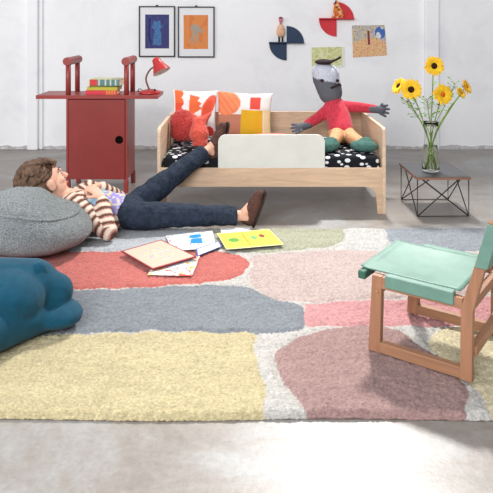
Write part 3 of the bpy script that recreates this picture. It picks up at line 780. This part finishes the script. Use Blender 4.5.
make_pouf()

# ------------------------------------------------------------------ teal animal seat
def make_teal():
    r = thing('animal_seat', 'teal velvet seat shaped like a lying animal with its snout on the rug', 'seat', (-1.02, 2.80, RT))
    TEAL = M('teal_velvet', (15, 70, 92), .85, .2, 25, .08, 160, .001, .3, .08)
    b = BM(); z = RT
    ellipsoid(b, (-1.36, 2.72, z+.17), (.40, .30, .168)); ellipsoid(b, (-1.13, 2.74, z+.17), (.24, .22, .135))
    chain(b, [(-1.10, 2.76, z+.17), (-.95, 2.83, z+.172), (-.85, 2.85, z+.142)], [.15, .118, .078])   # brow and upper snout
    ellipsoid(b, (-.99, 2.80, z+.13), (.12, .15, .12)); ellipsoid(b, (-1.05, 2.73, z+.16), (.19, .18, .13))
    ellipsoid(b, (-.850, 2.82, z+.060), (.130, .125, .056), Euler((0, .12, .2)).to_matrix())           # lower jaw
    chain(b, [(-.86, 2.80, z+.058), (-.98, 2.66, z+.082), (-1.10, 2.50, z+.11), (-1.2, 2.38, z+.1)], [.060, .085, .11, .09])
    blob('body', b, TEAL, r, .008, 9)
    for x, y, dz in ((-.905, 2.80, .014), (-.93, 2.92, -.03)):
        b = BM(); chain(b, [(x-.03, y, z+.25+dz), (x, y, z+.252+dz), (x+.018, y, z+.228+dz)], [.018, .026, .022]); blob('ear', b, TEAL, r, .005, 5)
make_teal()

# ------------------------------------------------------------------ green leather chair
def make_chair():
    a = math.atan2(-.582, .813); ox, oy = .506, 2.604
    r = thing('child_chair', 'low oak chair with pale green leather seat and back on the rug', 'chair', (ox, oy, RT), a); r.scale = (1.06, 1, 1)
    OAK = M_wood('oiled_oak', (164, 117, 89), 'Z', .5); OAKX = M_wood('oiled_oak_rail', (166, 120, 91), 'X', .5); OAKY = M_wood('oiled_oak_cross', (166, 119, 90), 'Y', .5)
    LEA = M('green_leather', (106, 141, 128), .5, .35, 14, .05, 120, .0015, .3); LEE = M('green_leather_dark', (58, 102, 84), .6, .3, 14, .05)
    W = .45; t = .032
    for v0 in (0, W-t):
        b = BM(); prism(b, [(-.012, 0), (.036, 0), (.044, .312), (.004, .312)], 'Y', v0, v0+t, .003); obj('front_leg', b, OAK, r, world=False, smooth=False)
        b = BM(); prism(b, [(.338, 0), (.380, 0), (.383, .26), (.468, .602), (.438, .610), (.342, .27)], 'Y', v0, v0+t, .003); obj('back_post', b, OAK, r, world=False, smooth=False)
        b = BM(); box(b, (.034, v0+.001, .002), (.340, v0+t-.001, .045), .003); obj('runner', b, OAKX, r, world=False, smooth=False)
        b = BM(); prism(b, [(.04, .262), (.344, .262), (.348, .304), (.042, .310)], 'Y', v0+.002, v0+t-.002, .002); obj('seat_rail', b, OAKX, r, world=False, smooth=False)
    for u, zz in ((.375, .105), (.02, .25), (.36, .265)):
        b = BM(); box(b, (u-.014, t, zz-.018), (u+.014, W-t, zz+.018), .003); obj('stretcher', b, OAKY, r, world=False, smooth=False)
    b = BM()                                                   # seat hide with sag
    nu, nv = 20, 24; th = .005; g = {}
    for s in (0, 1):
        for i in range(nu+1):
            for j in range(nv+1):
                u = -.055+.39*i/nu; v = .03+(W-.06)*j/nv
                q = 2*j/nv-1; zz = .318-.016*(1-q*q)*math.sin(PI*min(1, (i+1)/(nu+1)))+(.006 if i == 0 else 0)
                g[s, i, j] = b.verts.new((u, v, zz+s*th))
    for i in range(nu):
        for j in range(nv):
            b.faces.new((g[1, i, j], g[1, i+1, j], g[1, i+1, j+1], g[1, i, j+1])); b.faces.new((g[0, i, j], g[0, i, j+1], g[0, i+1, j+1], g[0, i+1, j]))
    for i in range(nu):
        for j, k in ((0, 1), (nv, -1)): b.faces.new((g[0, i, j], g[0, i+1, j], g[1, i+1, j], g[1, i, j]))
    for j in range(nv):
        for i in (0, nu): b.faces.new((g[0, i, j], g[0, i, j+1], g[1, i, j+1], g[1, i, j]))
    bmesh.ops.recalc_face_normals(b, faces=b.faces); se = obj('seat', b, LEA, r, world=False)
    for v0, v1 in ((-.007, .027), (W-.027, W+.007)):                    # flaps folded over the side rails
        b = BM(); box(b, (.058, v0, .272), (.318, v1, .3225), .005); obj('side_flap', b, LEA, se, world=False, smooth=False)
    b = BM(); box(b, (-.056, .0, .282), (-.024, W, .316), .006); o = obj('front_flap', b, LEE, se, world=False, smooth=False)
    b = BM(); ns = 16; g = {}                                   # back hide, wraps the posts
    def post(z): return .371+(z-.27)*.257
    for side in (0, 1):
        for i in range(11):
            for j in range(ns+1):
                z = .435+(.60-.435)*i/10; v = -.008+(W+.016)*j/ns; q = 2*j/ns-1
                # front sheet at the front face of the posts, back sheet behind
                u = post(z)+(.021 if side else -.021)+.02*(1-q*q)*(1 if not side else .6)
                g[side, i, j] = b.verts.new((u, v, z))
    for i in range(10):
        for j in range(ns):
            b.faces.new((g[0, i, j], g[0, i, j+1], g[0, i+1, j+1], g[0, i+1, j])); b.faces.new((g[1, i, j], g[1, i+1, j], g[1, i+1, j+1], g[1, i, j+1]))
        for j in (0, ns): b.faces.new((g[0, i, j], g[0, i+1, j], g[1, i+1, j], g[1, i, j]))
    for j in range(ns):
        for i in (0, 10): b.faces.new((g[0, i, j], g[1, i, j], g[1, i, j+1], g[0, i, j+1]))
    bmesh.ops.recalc_face_normals(b, faces=b.faces); obj('backrest', b, LEA, r, world=False, smooth=False)
    for v0 in (-.002, W+.002):
        b = BM(); lathe(b, [(0, 0), (.006, 0), (.005, .003), (0, .004)], 12, Matrix.Translation((.026, v0, .25)) @ Matrix.Rotation(PI/2 if v0 < 0 else -PI/2, 4, 'X')); obj('rivet', b, M('brass_rivet', (180, 140, 80), .3, .5), r, world=False)
make_chair()

# ------------------------------------------------------------------ books and papers on the rug
def gsheet(name, q, z, thick, fn, label, cat, side=None, n=50, lift=None, group='books and drawings on the rug'):
    c = [G(px, py, z) for px, py in q]
    return tag(sheet(name, c, thick, fn, ART, None, n, side, lift), label, cat, group)
RP = RT+.003
def d_scrib(u, v):
    n = noise.noise(V((u*6, v*9, 3))); e = abs(noise.noise(V((u*5+v*6, v*3, 8))))
    if e < .05: return (226, 92, 74)
    if n > .3: return (236, 190, 90)
    if n < -.38: return (120, 178, 150)
    return (222, 222, 224)
gsheet('drawing', [(147.5, 275), (192, 276), (200, 256), (158, 258)], RP, .0012, d_scrib, 'white sheet with coloured scribbles sticking out under the red edged board', 'drawing')
def d_board(u, v):
    if min(u, v, 1-u, 1-v) < .035: return (150, 60, 66)
    n = noise.noise(V((u*7, v*7, 1))); m_ = noise.noise(V((u*16, v*16, 5)))
    if inell(u, v, .5, .5, .3, .3) and m_ > .12: return (176, 196, 180) if n > 0 else (226, 186, 150)
    if inell(u, v, .5, .5, .3, .3) and m_ < -.3: return (170, 160, 180)
    return (192, 178, 160)
gsheet('picture_book', [(152.5, 270), (196.5, 257.5), (161, 240.5), (121.5, 252)], RP+.012, .006, d_board, 'cream picture book with thin dark red edge lying on the red field', 'book', (126, 50, 58))
def d_blue(u, v):
    if inpoly(u, v, [(.45, .35), (.72, .3), (.74, .62), (.5, .64)]) or inell(u, v, .6, .76, .14, .12): return (44, 132, 206)
    n = noise.noise(V((u*12, v*12, 3)))
    if n > .42: return (214, 100, 120)
    if n < -.45: return (130, 190, 150)
    return (212, 214, 224)
gsheet('drawing', [(172, 251), (216, 248), (212.5, 230.5), (166, 236)], RP, .0012, d_blue, 'white drawing with a bright blue figure beside the near leg of the boy', 'drawing')
gsheet('drawing', [(197, 256.5), (222, 246.5), (219, 241), (196, 249)], RP+.003, .0012, lambda u, v: (90, 96, 150) if (abs(u-.5) > .44 or abs(v-.5) > .42) else (206, 210, 226), 'small pale drawing with violet border peeking out between red field and yellow drawing', 'drawing')
def d_yel(u, v):
    if min(u, 1-u) < .015 or min(v, 1-v) < .03: return (240, 232, 180)
    if abs(u-.44) < .014 and .1 < v < .9: return (222, 150, 60)
    if .2 < v < .8:
        if inell(u, v, .22, .5, .1, .13): return (96, 156, 74)
        if inell(u, v, .60, .55, .06, .12): return (110, 174, 110)
        if inell(u, v, .76, .62, .05, .11): return (140, 74, 60)
        if inell(u, v, .72, .85, .04, .05): return (120, 96, 60)
        if abs(v-.42) < .03 and .3 < u < .7: return (226, 170, 70)
    return (240, 208, 84)
gsheet('picture_book', [(226.5, 250), (284, 245), (269, 229.8), (217, 234)], RP+.006, .004, d_yel, 'yellow picture book with small green and brown pictures lying near the bed', 'book', (70, 74, 90), 60)
gsheet('drawing', [(222, 234), (252, 232), (249, 227.5), (220, 229)], RP, .0012, lambda u, v: (226, 226, 230), 'plain white sheet half hidden behind the yellow picture book', 'drawing')

# ------------------------------------------------------------------ the boy
def make_boy():
    r = thing('person', 'boy in striped shirt and jeans lying against the pouf, one foot on bed', 'person', (-.76, 4.22, RT))
    SKIN = M('skin', (226, 176, 152), .55, .35, 12, .04); 
    hs = 1.12; HC = V((-1.288, 4.12, .340)); fw = V((.68, .58, .40)).normalized(); up = V((-.5, -.06, .86)); up = (up-fw*up.dot(fw)).normalized(); rt = fw.cross(up).normalized()
    Rm = Matrix((rt, fw, up)).transposed()                      # columns: right, forward, up
    def H(x, y, z): return HC+(rt*x+fw*y+up*z)*hs
    def ell(b, c, rr, *k): return ellipsoid(b, c, tuple(q*hs for q in rr), *k)
    neck = V((-1.185, 4.16, .25)); SR = V((-1.10, 4.075, .215)); SL = V((-1.08, 4.38, .225))
    ER = V((-.855, 3.935, .093)); WR = V((-.918, 4.06, .262)); EL = V((-.87, 4.47, .13)); WL = V((-.99, 4.27, .285))
    HR = V((-.74, 4.14, .125)); KR = V((-.39, 4.17, .117)); AR = V((-.03, 4.225, .098))
    HL = V((-.76, 4.32, .135)); KL = V((-.53, 4.455, .290)); AL = V((-.268, 4.635, .458))
    b = BM()
    ell(b, H(0, -.012, .03), (.083, .105, .10), Rm); ell(b, H(0, .03, -.035), (.064, .07, .085), Rm)      # skull, face
    ell(b, H(0, .062, -.085), (.034, .032, .03), Rm)                                                              # chin
    chain(b, [H(0, .094, .012), H(0, .118, -.022)], [.010, .015]); ell(b, H(0, .086, -.058), (.024, .018, .012), Rm)
    for s in (1, -1):
        ell(b, H(.038*s, .068, -.025), (.026, .022, .024), Rm); ell(b, H(.03*s, .088, .03), (.028, .014, .012), Rm)
        ell(b, H(.084*s, -.005, -.018), (.012, .022, .034), Rm); ell(b, H(.09*s, -.008, -.006), (.01, .022, .022), Rm)
    chain(b, [H(0, -.015, -.05), neck, V((-1.13, 4.22, .21))], [.055, .052, .065])
    chain(b, [neck+V((.05, 0, -.03)), V((-1.0, 4.22, .165)), V((-.87, 4.22, .14)), V((-.76, 4.23, .13))], [.07, .075, .07, .07])
    for S_, E_, W_ in ((SR, ER, WR), (SL, EL, WL)): chain(b, [V((-1.08, 4.22, .19)), S_, E_, W_], [.05, .036, .030, .024])
    for A, K, B in ((HR, KR, AR), (HL, KL, AL)): chain(b, [V((-.78, 4.23, .13)), A, K, K*.5+B*.5, B], [.06, .055, .045, .042, .033])
    # feet inside the shoes
    for A, toe, heel in ((AR, V((.075, 4.24, .235)), V((.018, 4.23, .075))), (AL, V((-.175, 4.665, .60)), V((-.236, 4.66, .41)))):
        chain(b, [A, heel], [.034, .03]); chain(b, [A, A*.68+toe*.32, toe], [.033, .026, .016]); chain(b, [heel, toe], [.028, .022])
    def hand(W_, d, nrm, side, curl):
        # palm, four unequal bent fingers, thumb from the side of the palm
        d = V(d).normalized(); n = V(nrm); n = (n-d*n.dot(d)).normalized(); s = d.cross(n).normalized()*side
        P0 = W_+d*.012
        for k in (-1, 0, 1): chain(b, [P0+s*.012*k, P0+d*.068+s*.019*k], [.016, .0135])
        for k, L in enumerate((.060, .070, .066, .052)):
            p = P0+d*(.074-.004*abs(k-1.3))+s*(.027-.018*k); a = 0; rr = .0092
            for seg, fr in enumerate((.42, .32, .26)):
                a += curl*(.55+.25*seg); e = p+(d*math.cos(a)-n*math.sin(a))*L*fr; capsule(b, p, rr, e, rr-.0009, 10, 4); p = e; rr -= .0009
        p = P0+d*.018+s*.026; e = p+(d*.55+s*.75-n*.25).normalized()*.034; capsule(b, p, .0125, e, .0105, 10, 4)
        capsule(b, e, .0105, e+(d*.85+s*.1-n*.4).normalized()*.028, .009, 10, 4)
    hand(WR, (-.62, .45, .42), (.2, -.5, .85), -1, .75); hand(WL, (-.35, -.86, .12), (-.2, .1, .95), 1, .7)
    blob('body', b, SKIN, r, .0045, 2)
    # face details
    EYW = M('eye_white', (236, 234, 230), .3, .5); DK = M('dark_brow', (66, 44, 32), .8, .2); LIP = M('lips', (196, 116, 106), .5, .3)
    for s in (1, -1):
        b = BM(); ell(b, H(.032*s, .078, .010), (.014, .010, .009), Rm, 14); e = obj('eye', b, EYW, r)
        b = BM(); ell(b, H(.032*s, .087, .010), (.006, .004, .006), Rm, 10); obj('iris', b, DK, e)
        b = BM(); tube(b, curve([H(.014*s, .103, .034), H(.034*s, .098, .040), H(.054*s, .08, .034)], 4), .0045, 6); obj('eyebrow', b, DK, r)
    b = BM(); tube(b, curve([H(-.024, .094, -.060), H(0, .106, -.058), H(.024, .094, -.060)], 5), .006, 8); obj('mouth', b, LIP, r)
    # hair: cap plus combed locks
    HAIR = M('brown_hair', (92, 68, 52), .6, .35, 40, .35, 120, .004, .8)
    b = BM(); ell(b, H(0, -.034, .055), (.097, .112, .10), Rm); ell(b, H(0, -.058, .0), (.094, .088, .095), Rm)
    rnd = random.Random(5)
    for k in range(210):
        a = rnd.uniform(0, 2*PI); e = rnd.uniform(-.45, 1.5)
        d = V((math.cos(a)*math.cos(e), math.sin(a)*math.cos(e), math.sin(e)))
        if d.y > .55 and d.z < .55: continue
        if d.z < -.1 and d.y > -.1: continue
        p = V((d.x*.093, -.036+d.y*.108, .048+d.z*.102))
        t = V((rnd.uniform(-.5, .5)+d.x*.4, -.75+rnd.uniform(-.4, .4), -.35+rnd.uniform(-.5, .4))); t -= d*t.dot(d)*.85; t.normalize()
        q0, q1, q2 = p, p+t*.028+d*.007, p+t*.055+d*rnd.uniform(-.004, .008)
        chain(b, [H(*q0), H(*q1), H(*q2)], [.010, .010, .004], 8)
    for k in range(-4, 5):                                      # fringe swept over the forehead
        x = k*.019; chain(b, [H(x, .03, .135-.02*abs(x)*10), H(x*1.05+.004, .075, .108-abs(x)*.3), H(x*1.05+.012, .096-abs(x)*.5, .07-abs(x)*.1)], [.017, .014, .007], 8)
    blob('hair', b, HAIR, r, .0042, 1)
    # jeans
    JEAN = M('dark_denim', (40, 48, 62), .85, .2, 40, .22, 25, .02, .7)
    b = BM(); ellipsoid(b, (-.775, 4.23, .128), (.11, .16, .102))
    hemR = KR.lerp(AR, .88); hemL = KL.lerp(AL, .86)
    chain(b, [V((-.76, 4.17, .125)), HR+V((.04, 0, 0)), KR, hemR], [.094, .093, .072, .062]); chain(b, [V((-.77, 4.28, .135)), HL, KL, hemL], [.094, .092, .076, .060])
    def cutends(bm):
        for p, d in ((hemR, (AR-KR).normalized()), (hemL, (AL-KL).normalized())):
            for v in bm.verts:
                k = (v.co-p).dot(d)
                if k > .006 and (v.co-p).length < .12: v.co -= d*(k-.006)
    cutends(b)
    tr = blob('jeans', b, JEAN, r, .007, 3, ripple=.009, rs=17)
    for p, d, rad in ((hemR, (AR-KR).normalized(), .059), (hemL, (AL-KL).normalized(), .057)):
        q = V((0, 0, 1)).rotation_difference(d).to_matrix().to_4x4()
        b = BM(); lathe(b, [(rad, -.02), (rad+.003, -.015), (rad+.003, .004), (rad-.006, .004), (rad-.006, -.02)], 28, Matrix.Translation(p) @ q); obj('hem', b, JEAN, tr)
    # t-shirt on the chest and belly
    def tee(p):
        n = noise.noise(p*45)
        if p.x > -.80: return (206, 184, 140)
        if p.x > -.93: return (150, 140, 196) if n > -.05 else ((216, 196, 116) if n < -.3 else (196, 190, 214))
        return (150, 190, 214) if n > -.2 else (176, 206, 224)
    b = BM(); ellipsoid(b, (-1.06, 4.23, .175), (.10, .135, .082)); ellipsoid(b, (-.95, 4.23, .165), (.13, .140, .095)); ellipsoid(b, (-.86, 4.23, .145), (.12, .14, .096))
    blob('t_shirt', b, M_attr('printed_jersey', .9, .15), r, .007, 5, tee)
    # striped overshirt: yoke, side and both sleeves, stripes across each limb
    segs = [(SR, ER), (ER, WR), (SL, EL), (EL, WL)]
    def stripe(p):
        best = None
        for i, (a, c) in enumerate(segs):
            t = max(0, min(1, (p-a).dot(c-a)/(c-a).length_squared)); d = (p-(a+(c-a)*t)).length
            if best is None or d < best[0]: best = (d, (p-a).dot(c-a)/(c-a).length+(0 if i % 2 == 0 else .34))
        k = (best[1]+.5) % .052; n = noise.noise(p*70)*.003
        k += n
        if k < .020: return (222, 206, 190)
        if k < .028: return (190, 140, 122)
        if k < .046: return (104, 74, 64)
        return (214, 180, 156)
    b = BM()
    chain(b, [V((-1.10, 4.20, .205)), SR, SR.lerp(ER, .5), ER, WR.lerp(ER, .5), WR.lerp(ER, .16)], [.075, .072, .066, .060, .051, .043])
    chain(b, [V((-1.10, 4.26, .205)), SL, EL, WL.lerp(EL, .16)], [.075, .07, .058, .043])
    ellipsoid(b, (-1.05, 4.13, .125), (.13, .075, .085)); ellipsoid(b, (-.92, 4.12, .10), (.13, .055, .07)); ellipsoid(b, (-1.1, 4.3, .13), (.11, .08, .09))
    chain(b, [V((-1.15, 4.09, .235)), V((-1.14, 4.18, .20)), V((-1.12, 4.27, .255))], [.034, .05, .034])
    sh = blob('striped_shirt', b, M_attr('striped_flannel', .92, .12, 150, .002, .5), r, .006, 3, stripe, ripple=.006, rs=22)
    # loafers
    SHOE = M('brown_suede', (84, 58, 52), .85, .2, 50, .2, 160, .002, .5); SOLE = M('dark_sole', (52, 40, 38), .7, .3)
    for A, heel, toe in ((AR, V((.022, 4.232, .064)), V((.088, 4.246, .245))), (AL, V((-.238, 4.66, .400)), V((-.170, 4.666, .632)))):
        ax = (toe-heel).normalized(); nm = (heel-A); nm = (nm-ax*nm.dot(ax)).normalized(); sd = ax.cross(nm).normalized(); L = (toe-heel).length
        R3 = Matrix((ax, sd, nm)).transposed()
        b = BM(); chain(b, [heel+ax*.0, heel+ax*L*.3, heel+ax*L*.62, heel+ax*L*.95], [.036, .040, .044, .030]); chain(b, [heel+ax*L*.40-nm*.026, heel+ax*L*.85-nm*.006], [.037, .033]); ellipsoid(b, heel+ax*L*.72-nm*.004, (.075, .042, .036), R3)
        chain(b, [heel-nm*.035-ax*.006, heel], [.028, .034])
        so = blob('shoe', b, SHOE, r, .005, 3)
        b = BM(); out = []
        for k in range(28):
            a_ = 2*PI*k/28; c_, s_ = math.cos(a_), math.sin(a_)
            wd = .037+.008*c_; out.append((L*.47+(L*.47+.04)*c_, wd*s_))
        v0 = [b.verts.new(heel+ax*u+sd*w_+nm*.030) for u, w_ in out]; v1 = [b.verts.new(heel+ax*u+sd*w_+nm*.043) for u, w_ in out]
        b.faces.new(v0[::-1]); b.faces.new(v1)
        for k in range(28): b.faces.new((v0[k], v0[(k+1) % 28], v1[(k+1) % 28], v1[k]))
        bmesh.ops.recalc_face_normals(b, faces=b.faces); obj('sole', b, SOLE, so, smooth=False)
        b = BM(); c_ = heel+ax*L*.55-nm*.040; tube(b, [c_-sd*.035+nm*.02, c_-sd*.015, c_+sd*.015, c_+sd*.035+nm*.02], .008, 8); obj('strap', b, SHOE, so)
make_boy()
